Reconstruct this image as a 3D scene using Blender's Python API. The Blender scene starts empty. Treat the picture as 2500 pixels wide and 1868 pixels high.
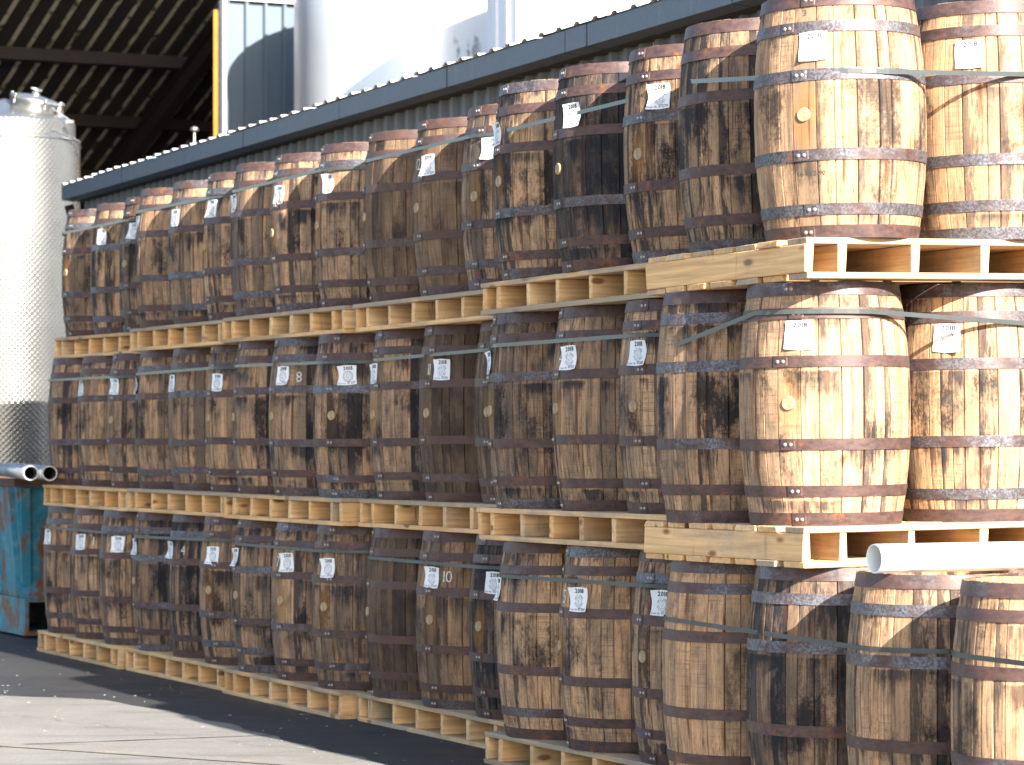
import bpy, bmesh, math, random
from mathutils import Matrix, Vector, Euler
R = math.radians
sin, cos, pi = math.sin, math.cos, math.pi
rnd = random.Random(7)
sc = bpy.context.scene
COL = sc.collection

# ------------------------------------------------------------------ camera, sky, sun, exposure
cam = bpy.data.cameras.new('camera')
cam.lens = 105.0
cam.sensor_width = 36.0
cam.shift_y = 0.0564
cam.clip_start = 0.1
cam.clip_end = 2000
cam.dof.use_dof = True
cam.dof.focus_distance = 11.8
cam.dof.aperture_fstop = 6.3
camo = bpy.data.objects.new('camera', cam)
COL.objects.link(camo)
camo.location = (0, 0, 1.49)
camo.rotation_euler = (R(90), 0, 0)
sc.camera = camo

SUN_FROM = Vector((0.469, -0.883, 0)).normalized()
SUN_EL = R(28.2)
world = bpy.data.worlds.new('World')
sc.world = world
world.use_nodes = True
wn = world.node_tree
sky = wn.nodes.new('ShaderNodeTexSky')
sky.sky_type = 'NISHITA'
sky.sun_disc = False
sky.sun_elevation = SUN_EL
sky.sun_rotation = math.atan2(SUN_FROM.x, SUN_FROM.y)
sky.air_density = 1.0
sky.dust_density = 1.5
bg = wn.nodes['Background']
bg.inputs['Strength'].default_value = 0.097
wn.links.new(sky.outputs[0], bg.inputs['Color'])

sl = bpy.data.lights.new('sun', 'SUN')
sl.energy = 5.0
sl.angle = R(0.53)
sl.color = (1.0, 0.945, 0.86)
so = bpy.data.objects.new('sun', sl)
COL.objects.link(so)
d3 = Vector((-SUN_FROM.x * cos(SUN_EL), -SUN_FROM.y * cos(SUN_EL), -sin(SUN_EL)))
so.rotation_euler = d3.to_track_quat('-Z', 'Y').to_euler()
so.location = (8, -14, 9)

vs = sc.view_settings
vs.view_transform = 'Standard'
vs.look = 'None'
vs.exposure = 2.0
vs.gamma = 1.0
vs.use_curve_mapping = False

# ------------------------------------------------------------------ node helper
class NT:
    def __init__(self, name):
        self.m = bpy.data.materials.new(name)
        self.m.use_nodes = True
        self.t = self.m.node_tree
        self.b = self.t.nodes['Principled BSDF']
        self.tc = None
    def n(self, kind): return self.t.nodes.new(kind)
    def put(self, sock, v):
        if v is None: return
        if isinstance(v, bpy.types.NodeSocket): self.t.links.new(v, sock)
        else:
            if isinstance(v, tuple) and len(v) == 3 and sock.type == 'RGBA': v = v + (1,)
            sock.default_value = v
    def obj(self):
        if not self.tc: self.tc = self.n('ShaderNodeTexCoord')
        return self.tc.outputs['Object']
    def uv(self):
        if not self.tc: self.tc = self.n('ShaderNodeTexCoord')
        return self.tc.outputs['UV']
    def info(self): return self.n('ShaderNodeObjectInfo')
    def vm(self, op, a, b=None):
        x = self.n('ShaderNodeVectorMath'); x.operation = op
        self.put(x.inputs[0], a); self.put(x.inputs[1], b)
        return x.outputs['Value'] if op in ('LENGTH', 'DISTANCE', 'DOT_PRODUCT') else x.outputs[0]
    def mt(self, op, a, b=None, c=None, clamp=False):
        x = self.n('ShaderNodeMath'); x.operation = op; x.use_clamp = clamp
        self.put(x.inputs[0], a); self.put(x.inputs[1], b)
        if c is not None: self.put(x.inputs[2], c)
        return x.outputs[0]
    def sep(self, v):
        x = self.n('ShaderNodeSeparateXYZ'); self.put(x.inputs[0], v); return x.outputs
    def comb(self, a, b, c):
        x = self.n('ShaderNodeCombineXYZ')
        for i, v in enumerate((a, b, c)): self.put(x.inputs[i], v)
        return x.outputs[0]
    def noise(self, v, scale=1.0, detail=4.0, rough=0.55, dist=0.0):
        x = self.n('ShaderNodeTexNoise')
        self.put(x.inputs['Vector'], v); x.inputs['Scale'].default_value = scale
        x.inputs['Detail'].default_value = detail; x.inputs['Roughness'].default_value = rough
        x.inputs['Distortion'].default_value = dist
        return x.outputs['Fac']
    def vor(self, v, scale=1.0):
        x = self.n('ShaderNodeTexVoronoi'); self.put(x.inputs['Vector'], v)
        x.inputs['Scale'].default_value = scale
        return x.outputs['Distance']
    def ramp(self, f, stops, interp='LINEAR'):
        x = self.n('ShaderNodeValToRGB'); x.color_ramp.interpolation = interp
        el = x.color_ramp.elements
        while len(el) < len(stops): el.new(0.5)
        for s, (p, c) in zip(el, stops):
            s.position = p
            if not isinstance(c, tuple): c = (c, c, c)
            s.color = c + (1,)
        self.put(x.inputs[0], f)
        return x.outputs[0]
    def mix(self, f, a, b, blend='MIX'):
        x = self.n('ShaderNodeMix'); x.data_type = 'RGBA'; x.blend_type = blend; x.clamp_factor = True
        self.put(x.inputs[0], f); self.put(x.inputs[6], a); self.put(x.inputs[7], b)
        return x.outputs[2]
    def bump(self, h, strength=0.3, dist=0.01, normal=None):
        x = self.n('ShaderNodeBump'); x.inputs['Strength'].default_value = strength
        x.inputs['Distance'].default_value = dist; self.put(x.inputs['Height'], h)
        if normal: self.put(x.inputs['Normal'], normal)
        return x.outputs[0]
    def out(self, color=None, rough=None, metal=None, normal=None, spec=None):
        b = self.b
        self.put(b.inputs['Base Color'], color); self.put(b.inputs['Roughness'], rough)
        self.put(b.inputs['Metallic'], metal); self.put(b.inputs['Normal'], normal)
        self.put(b.inputs['Specular IOR Level'], spec)
        return self.m

def plain(name, col, rough=0.6, metal=0.0, amp=0.15, scale=6.0, bump=0.0):
    t = NT(name); o = t.obj()
    f = t.noise(o, scale, 6, 0.6)
    c = t.mix(t.ramp(f, [(0.3, 0.0), (0.7, 1.0)]), tuple(x * (1 - amp) for x in col), tuple(min(1, x * (1 + amp)) for x in col))
    nb = t.bump(t.noise(o, scale * 12, 3), bump, 0.004) if bump else None
    r = t.mt('ADD', t.mt('MULTIPLY', f, 0.3), rough - 0.15)
    return t.out(c, r, metal, nb)

H = 0.885; RH = 0.276; RB = 0.3165
def prof(z):
    q = (z - H / 2) / (H / 2)
    return RH + (RB - RH) * (1 - abs(q) ** 2.1)

# hoop bands: (z bottom, z top) measured along the barrel
HOOPS = [(0.0, 0.047), (0.094, 0.135), (0.283, 0.325), (0.562, 0.604), (0.752, 0.793), (0.836, 0.884)]

# ------------------------------------------------------------------ materials
def mat_oak():
    t = NT('weathered_oak')
    inf = t.info(); rn = inf.outputs['Random']
    s = t.n('ShaderNodeSeparateColor'); t.put(s.inputs[0], inf.outputs['Color'])
    seed, dark, old = s.outputs[0], s.outputs[1], s.outputs[2]
    o = t.obj(); z = t.sep(o)[2]
    so_ = t.vm('ADD', o, t.comb(t.mt('MULTIPLY', seed, 41.0), t.mt('MULTIPLY', seed, 23.0), t.mt('MULTIPLY', seed, 67.0)))
    ro = t.vm('ADD', so_, t.comb(t.mt('MULTIPLY', rn, 19.0), t.mt('MULTIPLY', rn, 31.0), t.mt('MULTIPLY', rn, 11.0)))
    h2 = t.mt('FRACT', t.mt('MULTIPLY', rn, 57.31)); h3 = t.mt('FRACT', t.mt('MULTIPLY', rn, 131.7))
    base = t.ramp(rn, [(0.0, (0.551, 0.318, 0.171)), (0.15, (0.652, 0.384, 0.207)), (0.3, (0.504, 0.306, 0.175)), (0.45, (0.638, 0.362, 0.184)), (0.6, (0.584, 0.348, 0.189)), (0.75, (0.691, 0.417, 0.231)), (0.9, (0.477, 0.296, 0.173)), (1.0, (0.598, 0.342, 0.180))])
    hl = t.noise(t.vm('MULTIPLY', ro, (170.0, 170.0, 2.0)), 1.0, 3, 0.6)
    sp_ = t.noise(t.vm('MULTIPLY', ro, (1.0, 1.0, 0.6)), 150.0, 3, 0.6)
    # single staves gone grey or nearly black
    gs = t.mt('MULTIPLY', t.mt('SUBTRACT', h2, t.mt('SUBTRACT', 0.93, t.mt('MULTIPLY', dark, 0.24))), 4.0, clamp=True)
    c = t.mix(t.mt('MULTIPLY', t.mt('MULTIPLY', gs, 0.9), t.mt('ADD', 0.4, t.mt('MULTIPLY', dark, 1.2), clamp=True)), base, t.mix(h3, (0.030, 0.032, 0.038), (0.14, 0.115, 0.09)))
    # grain
    g = t.noise(t.vm('MULTIPLY', ro, (95.0, 95.0, 2.6)), 1.0, 4, 0.65)
    c = t.mix(t.ramp(g, [(0.36, 0.55), (0.55, 0.0)]), c, (0.14, 0.10, 0.066))
    g2 = t.noise(t.vm('MULTIPLY', ro, (9.0, 9.0, 3.0)), 1.0, 6, 0.65)
    c = t.mix(t.ramp(g2, [(0.36, 0.7), (0.54, 0.0)]), c, (0.17, 0.125, 0.085))
    # fine saw lines across
    sw = t.noise(t.vm('MULTIPLY', ro, (5.0, 5.0, 160.0)), 1.0, 2, 0.5)
    c = t.mix(t.mt('MULTIPLY', t.ramp(sw, [(0.5, 0.0), (0.68, 0.6)]), t.ramp(t.noise(ro, 3.0, 2), [(0.42, 0), (0.6, 1)])), c, (0.16, 0.12, 0.08))
    wx = t.noise(t.vm('MULTIPLY', so_, (13.0, 13.0, 2.4)), 1.0, 7, 0.72, 0.3)
    c = t.mix(t.mt('MULTIPLY', t.mt('MULTIPLY', t.mt('SUBTRACT', wx, t.mt('SUBTRACT', 0.56, t.mt('MULTIPLY', dark, 0.13))), 4.5, clamp=True), 0.66), c, t.mix(t.ramp(t.noise(so_, 3.5, 3), [(0.42, 0.0), (0.58, 1.0)]), (0.075, 0.074, 0.080), (0.155, 0.115, 0.085)))
    # blue-grey iron streaks, long along the staves; strength by barrel
    st = t.noise(t.vm('MULTIPLY', ro, (30.0, 30.0, 1.25)), 1.0, 8, 0.72, 0.35)
    lo = t.mt('SUBTRACT', 0.625, t.mt('MULTIPLY', dark, 0.155))
    sf = t.mt('MULTIPLY', t.mt('SUBTRACT', st, lo), 6.5, clamp=True)
    sk_ = t.mt('ADD', 0.30, t.mt('MULTIPLY', dark, 1.35), clamp=True)
    c = t.mix(t.mt('MULTIPLY', t.mt('MULTIPLY', sf, 0.93), sk_), c, t.mix(t.ramp(t.noise(so_, 5.0, 3), [(0.4, 0.0), (0.6, 1.0)]), (0.018, 0.019, 0.024), (0.075, 0.068, 0.064)))
    # seam leaks: dark runs that hug one edge of a stave
    uu = t.sep(t.uv())
    ln = t.ramp(t.noise(t.vm('MULTIPLY', so_, (24.0, 24.0, 3.2)), 1.0, 7, 0.75), [(0.30, 0.15), (0.70, 0.95)])
    lw = t.mt('MULTIPLY', t.mt('SUBTRACT', t.mt('ADD', h3, t.mt('MULTIPLY', dark, 0.30)), 0.70, clamp=True), 1.1)
    lf = t.mt('MULTIPLY', t.mt('SUBTRACT', t.mt('MULTIPLY', t.mt('MULTIPLY', ln, ln), t.mt('MULTIPLY', lw, 4.6)), uu[0]), 4.0, clamp=True)
    c = t.mix(t.mt('MULTIPLY', t.mt('MULTIPLY', lf, 0.85), sk_), c, (0.026, 0.024, 0.027))
    # drips running down from each hoop
    zn = t.mt('DIVIDE', z, H)
    stops = [(0.0, 0.0)]
    for (a, b) in HOOPS[1:]:
        p = a / H
        stops += [(max(p - 0.17, stops[-1][0] + 0.002), 0.0), (p - 0.006, 1.0), (p + 0.004, 0.0)]
    dm = t.ramp(zn, stops)
    dn = t.noise(t.vm('MULTIPLY', so_, (34.0, 34.0, 2.6)), 1.0, 7, 0.74)
    dn = t.mt('ADD', dn, t.mt('MULTIPLY', t.mt('SUBTRACT', t.noise(so_, 5.0, 4), 0.5), 1.3))
    df = t.mt('MULTIPLY', t.mt('SUBTRACT', t.mt('ADD', dn, t.mt('MULTIPLY', dm, 0.20)), t.mt('SUBTRACT', 0.72, t.mt('MULTIPLY', dark, 0.09))), 5.0, clamp=True)
    df = t.mt('MULTIPLY', df, t.mt('MULTIPLY', dm, 3.0, clamp=True))
    c = t.mix(t.mt('MULTIPLY', t.mt('MULTIPLY', df, 0.9), sk_), c, (0.021, 0.021, 0.026))
    # soft mould on the belly
    bm = t.ramp(zn, [(0.22, 0.0), (0.38, 1.0), (0.60, 1.0), (0.72, 0.0)])
    mb = t.noise(t.vm('MULTIPLY', so_, (6.5, 6.5, 4.5)), 1.0, 3, 0.5)
    mf = t.noise(t.vm('MULTIPLY', so_, (1.0, 1.0, 0.7)), 75.0, 7, 0.78)
    mm = t.mt('ADD', t.mt('MULTIPLY', t.mt('SUBTRACT', mb, 0.5), 2.4), t.mt('MULTIPLY', t.mt('SUBTRACT', mf, 0.5), 1.5))
    mm = t.mt('ADD', t.mt('ADD', mm, t.mt('MULTIPLY', t.mt('SUBTRACT', h3, 0.5), 0.42)), t.mt('MULTIPLY', t.mt('SUBTRACT', bm, 1.0), 0.4))
    mm = t.mt('ADD', mm, t.mt('MULTIPLY', t.mt('SUBTRACT', g, 0.5), 0.7))
    mm = t.mt('MULTIPLY', t.mt('SUBTRACT', mm, t.mt('SUBTRACT', 0.13, t.mt('MULTIPLY', dark, 0.26))), 2.6, clamp=True)
    c = t.mix(t.mt('MULTIPLY', t.mt('MULTIPLY', mm, 0.95), sk_), c, (0.016, 0.014, 0.015))
    c = t.mix(t.mt('MULTIPLY', t.ramp(hl, [(0.60, 0.0), (0.68, 0.75)]), sk_), c, (0.035, 0.028, 0.024))
    c = t.mix(t.mt('MULTIPLY', t.ramp(sp_, [(0.63, 0.0), (0.70, 0.8)]), sk_), c, (0.03, 0.025, 0.023))
    # general handling grime, a little everywhere
    gm = t.noise(t.vm('MULTIPLY', so_, (11.0, 11.0, 7.0)), 1.0, 7, 0.75)
    c = t.mix(t.ramp(gm, [(0.54, 0.0), (0.7, 0.6)]), c, (0.085, 0.072, 0.062))
    # warm spirit stain round the bung (bung sits at +X, mid height) and below it
    bo = t.vm('MULTIPLY', t.vm('SUBTRACT', o, (RB, 0.0, 0.445)), (1.0, 1.7, 0.75))
    bd = t.mt('ADD', t.vm('LENGTH', bo), t.mt('MULTIPLY', t.mt('SUBTRACT', t.noise(t.vm('MULTIPLY', so_, (40.0, 40.0, 9.0)), 1.0, 4), 0.5), 0.17))
    bf = t.mt('MULTIPLY', t.ramp(bd, [(0.045, 1.0), (0.115, 0.0)]), t.ramp(t.noise(t.comb(t.mt('MULTIPLY', seed, 91.0), 0.0, 0.0), 3.0, 1), [(0.38, 0.15), (0.62, 0.95)]))
    c = t.mix(t.mt('MULTIPLY', bf, 0.85), c, (0.34, 0.155, 0.035))
    # brown rust runs
    rr = t.noise(t.vm('MULTIPLY', ro, (30.0, 30.0, 1.3)), 1.0, 3, 0.5)
    c = t.mix(t.ramp(rr, [(0.62, 0.0), (0.70, 0.8)]), c, (0.10, 0.037, 0.016))
    # old cask: overall brown
    c = t.mix(t.mt('MULTIPLY', old, 0.74), c, t.mix(t.ramp(g2, [(0.35, 0.0), (0.65, 1.0)]), (0.042, 0.025, 0.016), (0.135, 0.088, 0.052)))
    # whole dark barrel wash
    dk = t.mt('MULTIPLY', t.mt('SUBTRACT', dark, 0.55), 1.9, clamp=True)
    wash = t.ramp(t.noise(t.vm('MULTIPLY', so_, (4.5, 4.5, 1.1)), 1.0, 5, 0.6), [(0.36, 0.25), (0.56, 1.0)])
    c = t.mix(t.mt('MULTIPLY', t.mt('MULTIPLY', dk, wash), 0.92), c, (0.014, 0.016, 0.021))
    hgt = t.mt('ADD', t.mt('MULTIPLY', g, 0.5), t.mt('MULTIPLY', t.noise(t.vm('MULTIPLY', ro, (60.0, 60.0, 6.0)), 1.0, 5), 0.5))
    return t.out(c, t.mt('ADD', 0.62, t.mt('MULTIPLY', g, 0.25)), 0.0, t.bump(hgt, 0.45, 0.0025), 0.16)

def mat_hoop():
    t = NT('rusted_hoop_steel')
    inf = t.info(); rn = inf.outputs['Random']
    s = t.n('ShaderNodeSeparateColor'); t.put(s.inputs[0], inf.outputs['Color'])
    seed, dark, old = s.outputs[0], s.outputs[1], s.outputs[2]
    o = t.vm('ADD', t.obj(), t.comb(t.mt('MULTIPLY', rn, 43.0), t.mt('MULTIPLY', seed, 23.0), t.mt('MULTIPLY', rn, 17.0)))
    n1 = t.noise(o, 6.0, 6, 0.65); n2 = t.noise(t.vm('MULTIPLY', o, (1, 1, 2.0)), 26.0, 6, 0.7); n3 = t.noise(o, 110.0, 3, 0.6)
    c = t.ramp(n2, [(0.3, (0.045, 0.027, 0.027)), (0.5, (0.088, 0.050, 0.045)), (0.7, (0.135, 0.072, 0.054))])
    pick = t.mt('ADD', t.mt('MULTIPLY', rn, 0.5), n1)
    gal = t.mt('MULTIPLY', t.ramp(pick, [(0.80, 0.0), (1.02, 1.0)]), t.ramp(n2, [(0.36, 0.25), (0.62, 1.0)]))
    c = t.mix(t.mt('MULTIPLY', gal, 0.85), c, t.mix(t.ramp(n3, [(0.4, 0.0), (0.6, 1.0)]), (0.085, 0.095, 0.12), (0.25, 0.27, 0.30)))
    org = t.mt('MULTIPLY', t.ramp(t.mt('ADD', t.noise(o, 9.0, 5, 0.7), t.mt('MULTIPLY', rn, -0.12)), [(0.55, 0.0), (0.66, 1.0)]), t.ramp(n3, [(0.35, 0.3), (0.6, 1.0)]))
    c = t.mix(t.mt('MULTIPLY', org, 0.75), c, (0.30, 0.105, 0.025))
    c = t.mix(t.mt('MULTIPLY', old, 0.55), c, (0.10, 0.05, 0.036))
    blk = t.noise(t.vm('MULTIPLY', o, (14.0, 14.0, 2.0)), 1.0, 4, 0.6)
    c = t.mix(t.mt('MULTIPLY', t.ramp(blk, [(0.58, 0.0), (0.68, 0.85)]), dark), c, (0.03, 0.028, 0.03))
    r = t.mt('ADD', 0.4, t.mt('MULTIPLY', n2, 0.3))
    return t.out(c, r, t.mt('ADD', 0.25, t.mt('MULTIPLY', gal, 0.5)), t.bump(t.mt('ADD', n2, n3), 0.35, 0.0015))

def mat_pine():
    t = NT('pallet_pine')
    inf = t.info(); rn = inf.outputs['Random']
    grey = t.n('ShaderNodeSeparateColor'); t.put(grey.inputs[0], inf.outputs['Color'])
    gr = grey.outputs[0]
    o = t.obj(); ax = grey.outputs[1]       # G: 1 = grain along x, 0 = along y
    so_ = t.vm('ADD', o, t.comb(t.mt('MULTIPLY', rn, 31.0), t.mt('MULTIPLY', rn, 57.0), t.mt('MULTIPLY', rn, 13.0)))
    sx = t.mt('SUBTRACT', 55.0, t.mt('MULTIPLY', ax, 53.0)); sy = t.mt('ADD', 2.0, t.mt('MULTIPLY', ax, 53.0))
    g = t.noise(t.vm('MULTIPLY', so_, t.comb(sx, sy, 55.0)), 1.0, 4, 0.6, 0.4)
    base = t.ramp(rn, [(0.0, (0.748, 0.424, 0.176)), (0.25, (0.860, 0.550, 0.270)), (0.5, (0.793, 0.475, 0.210)), (0.75, (0.860, 0.590, 0.309)), (1.0, (0.657, 0.374, 0.154))])
    c = t.mix(t.ramp(g, [(0.38, 0.55), (0.62, 0.0)]), base, (0.42, 0.235, 0.10))
    kn = t.vor(t.vm('MULTIPLY', so_, t.comb(t.mt('SUBTRACT', 9.0, t.mt('MULTIPLY', ax, 5.5)), t.mt('ADD', 3.5, t.mt('MULTIPLY', ax, 5.5)), 9.0)), 1.0)
    c = t.mix(t.ramp(kn, [(0.09, 0.9), (0.16, 0.0)]), c, (0.19, 0.085, 0.03))
    w = t.noise(t.vm('MULTIPLY', so_, (2.6, 2.6, 4.0)), 1.0, 6, 0.65)
    wf = t.mt('MULTIPLY', t.mt('SUBTRACT', t.mt('ADD', w, t.mt('MULTIPLY', gr, 0.34)), 0.58), 4.0, clamp=True)
    c = t.mix(t.mt('MULTIPLY', wf, 0.75), c, t.mix(g, (0.21, 0.185, 0.15), (0.34, 0.30, 0.24)))
    dr = t.noise(t.vm('MULTIPLY', so_, (26.0, 26.0, 2.5)), 1.0, 4, 0.65)
    df = t.mt('MULTIPLY', t.ramp(dr, [(0.62, 0.0), (0.72, 0.7)]), t.ramp(t.noise(so_, 2.4, 2), [(0.45, 0), (0.6, 1)]))
    c = t.mix(df, c, (0.09, 0.085, 0.085))
    return t.out(c, 0.75, 0.0, t.bump(g, 0.3, 0.002), 0.25)

def mat_stainless():
    t = NT('dimpled_stainless')
    uv = t.sep(t.uv())
    a = t.mt('SINE', t.mt('MULTIPLY', uv[0], 2 * pi / 0.062)); b = t.mt('SINE', t.mt('MULTIPLY', uv[1], 2 * pi / 0.062))
    d = t.mt('MULTIPLY', a, b)
    d = t.mt('POWER', t.mt('ADD', t.mt('MULTIPLY', d, 0.5), 0.5), 3.0)
    n = t.noise(t.obj(), 3.0, 4)
    c = t.mix(n, (0.22, 0.215, 0.205), (0.29, 0.285, 0.27))
    return t.out(c, t.mt('ADD', 0.22, t.mt('MULTIPLY', n, 0.12)), 0.78, t.bump(d, 0.55, 0.007))

def mat_skip():
    t = NT('rusted_turquoise_paint')
    o = t.obj()
    n = t.noise(o, 3.2, 8, 0.7); v = t.noise(t.vm('MULTIPLY', o, (9, 9, 1.6)), 1.0, 6, 0.65)
    c = t.mix(t.noise(o, 1.7, 3), (0.012, 0.15, 0.22), (0.03, 0.25, 0.33))
    c = t.mix(t.ramp(t.noise(o, 8.0, 6, 0.7), [(0.46, 0.0), (0.64, 0.6)]), c, (0.16, 0.32, 0.34))
    f = t.mt('ADD', t.mt('MULTIPLY', n, 0.6), t.mt('MULTIPLY', v, 0.4))
    c = t.mix(t.ramp(f, [(0.50, 0.0), (0.56, 1.0)]), c, t.mix(t.noise(o, 30.0, 4), (0.10, 0.035, 0.015), (0.26, 0.11, 0.04)))
    return t.out(c, 0.6, 0.0, t.bump(f, 0.4, 0.006))

def mat_ground(name, a, b, wet=0.0, rough=0.85):
    t = NT(name); o = t.obj()
    n1 = t.noise(o, 0.55, 6, 0.6); n2 = t.noise(o, 60.0, 4, 0.7); n3 = t.noise(o, 4.0, 6, 0.65)
    c = t.mix(t.ramp(t.mt('ADD', t.mt('MULTIPLY', n1, 0.6), t.mt('MULTIPLY', n3, 0.4)), [(0.36, 0.0), (0.64, 1.0)]), a, b)
    c = t.mix(t.ramp(n2, [(0.35, 0.35), (0.62, 0.0)]), c, tuple(x * 0.45 for x in a))
    c = t.mix(t.ramp(t.noise(o, 210.0, 2, 0.5), [(0.64, 0.0), (0.72, 0.4)]), c, tuple(min(0.8, x * 2.4) for x in b))
    st = t.noise(t.vm('MULTIPLY', o, (0.9, 4.5, 1.0)), 1.0, 6, 0.7)
    c = t.mix(t.ramp(st, [(0.52, 0.0), (0.68, 0.6)]), c, tuple(x * 0.42 for x in a))
    # hairline cracks and old skid smears
    ck = t.n('ShaderNodeTexVoronoi'); ck.feature = 'DISTANCE_TO_EDGE'
    t.put(ck.inputs['Vector'], t.vm('ADD', o, t.vm('MULTIPLY', t.comb(t.noise(o, 3.0, 5), t.noise(o, 3.3, 5), 0.0), (0.5, 0.5, 0.0))))
    ck.inputs['Scale'].default_value = 0.33
    c = t.mix(t.ramp(ck.outputs[0], [(0.0, 0.4), (0.003, 0.0)]), c, tuple(x * 0.3 for x in a))
    r = t.mt('SUBTRACT', rough, t.mt('MULTIPLY', t.ramp(n1, [(0.4, 0.0), (0.6, 1.0)]), wet))
    return t.out(c, r, 0.0, t.bump(t.mt('ADD', n2, t.mt('MULTIPLY', n3, 0.3)), 0.35, 0.004))

def mat_clad(name, col, rough=0.45, streak=0.25):
    t = NT(name); o = t.obj()
    v = t.noise(t.vm('MULTIPLY', o, (14.0, 14.0, 0.7)), 1.0, 5, 0.6)
    c = t.mix(t.mt('MULTIPLY', t.ramp(v, [(0.42, 0.0), (0.7, 1.0)]), streak), col, tuple(x * 0.45 for x in col))
    c = t.mix(t.mt('MULTIPLY', t.noise(o, 1.4, 4), 0.25), c, tuple(min(1, x * 1.35) for x in col))
    return t.out(c, t.mt('ADD', rough, t.mt('MULTIPLY', v, 0.2)), 0.0, t.bump(t.noise(o, 2.2, 2), 0.15, 0.02))

def mat_galv():
    t = NT('galvanised_sheet'); o = t.obj()
    sp = t.n('ShaderNodeTexVoronoi'); t.put(sp.inputs['Vector'], t.vm('MULTIPLY', o, (1.0, 1.0, 0.7))); sp.inputs['Scale'].default_value = 55.0
    v = t.noise(t.vm('MULTIPLY', o, (24.0, 24.0, 2.2)), 1.0, 5, 0.6, 0.6)
    c = t.mix(t.mt('MULTIPLY', sp.outputs['Distance'], 0.5), (0.083, 0.101, 0.128), (0.128, 0.150, 0.182))
    c = t.mix(t.ramp(v, [(0.56, 0.0), (0.7, 0.5)]), c, (0.17, 0.18, 0.19))
    c = t.mix(t.ramp(t.noise(o, 2.0, 6, 0.7), [(0.6, 0.0), (0.75, 0.4)]), c, (0.09, 0.07, 0.06))
    return t.out(c, 0.5, 0.35, t.bump(t.noise(o, 5.0, 3), 0.1, 0.01))

def mat_tankwhite():
    t = NT('white_tank_paint'); o = t.obj()
    s = t.sep(o)
    c = t.mix(t.noise(t.vm('MULTIPLY', o, (8, 8, 0.5)), 1.0, 4), (0.70, 0.71, 0.73), (0.80, 0.81, 0.82))
    # black algae streak hanging down one side
    ang = t.mt('ARCTAN2', s[1], s[0])
    da = t.mt('ABSOLUTE', t.mt('ADD', ang, R(74.0)))
    near = t.ramp(da, [(0.0, 1.0), (0.10, 0.55), (0.16, 0.0)])
    nn = t.noise(t.vm('MULTIPLY', o, (6.0, 6.0, 2.3)), 1.0, 7, 0.75)
    zz = t.ramp(t.mt('DIVIDE', s[2], 8.0), [(0.64, 0.0), (0.70, 1.0), (0.86, 0.8), (1.0, 0.3)])
    f = t.mt('MULTIPLY', t.ramp(nn, [(0.55, 0.0), (0.6, 1.0)]), t.mt('MULTIPLY', near, zz))
    c = t.mix(f, c, (0.03, 0.03, 0.03))
    return t.out(c, 0.36, 0.55, t.bump(t.noise(o, 1.1, 2), 0.12, 0.05))

def mat_shedrib():  # pale broken strips paint in the light along the roof ribs
    t = NT('lit_rib_sheet'); o = t.obj()
    n = t.noise(t.vm('MULTIPLY', o, (9.0, 2.5, 9.0)), 1.0, 7, 0.7)
    c = t.mix(t.ramp(n, [(0.40, 0.0), (0.50, 1.0)]), (0.05, 0.036, 0.028), (0.60, 0.54, 0.43))
    return t.out(c, 0.9)

OAK = mat_oak(); HOOP = mat_hoop(); PINE = mat_pine()
RIVET = plain('rivet_steel', (0.34, 0.31, 0.28), 0.5, 0.4, 0.5, 70)
BUNG = plain('bung_wood', (0.36, 0.26, 0.15), 0.8, 0, 0.4, 30, 0.3)
HEADM = plain('head_oak', (0.36, 0.25, 0.14), 0.8, 0, 0.4, 9, 0.3)
PAPER = plain('label_paper', (0.80, 0.80, 0.80), 0.7, 0, 0.03, 9)
INK = plain('black_ink', (0.025, 0.02, 0.03), 0.8)
CHALK = plain('white_chalk', (0.66, 0.65, 0.62), 0.95, 0, 0.35, 60)
CRAYON = plain('red_crayon', (0.33, 0.05, 0.06), 0.9, 0, 0.3, 60)
BRAND = plain('stencil_black', (0.07, 0.06, 0.05), 0.9, 0, 0.4, 60)
STRAP = plain('grey_strapping', (0.06, 0.068, 0.068), 0.3, 0.0, 0.12, 3)
CLAD = mat_clad('slate_cladding', (0.115, 0.132, 0.15))
CLADP = mat_clad('blue_grey_cladding', (0.085, 0.115, 0.14), 0.5, 0.2)
WCLAD = mat_clad('white_cladding', (0.72, 0.73, 0.75), 0.45, 0.12)
GALV = mat_galv()
ROOFS = mat_clad('pale_roof_sheet', (0.50, 0.52, 0.54), 0.5, 0.3)
FOAM = plain('black_filler', (0.02, 0.02, 0.02), 0.9)
TANKW = mat_tankwhite()
STEEL = mat_stainless()
SMOOTH = plain('brushed_steel', (0.40, 0.395, 0.375), 0.32, 0.9, 0.08, 3)
SHEDP = plain('dark_shed_sheet', (0.014, 0.010, 0.009), 0.95, 0, 0.4, 2)  # near-black brown of the roof pans and shed walls
SHEDR = mat_shedrib()
OXIDE = plain('red_oxide_steel', (0.012, 0.005, 0.005), 0.8, 0, 0.3, 4)
YEL = plain('yellow_paint', (0.30, 0.125, 0.006), 0.5, 0, 0.12, 4)
SKIP = mat_skip()
RUSTY = plain('rust_brown', (0.10, 0.05, 0.035), 0.85, 0, 0.5, 7, 0.3)
SCAF = plain('dull_tube_steel', (0.36, 0.36, 0.365), 0.45, 0.6, 0.35, 5)
PVC = mat_clad('white_plastic', (0.80, 0.80, 0.79), 0.3, 0.12)
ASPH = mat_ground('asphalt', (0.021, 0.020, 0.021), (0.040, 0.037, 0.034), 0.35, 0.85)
CONC = mat_ground('worn_concrete', (0.152, 0.143, 0.127), (0.218, 0.206, 0.186), 0.0, 0.92)
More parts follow.
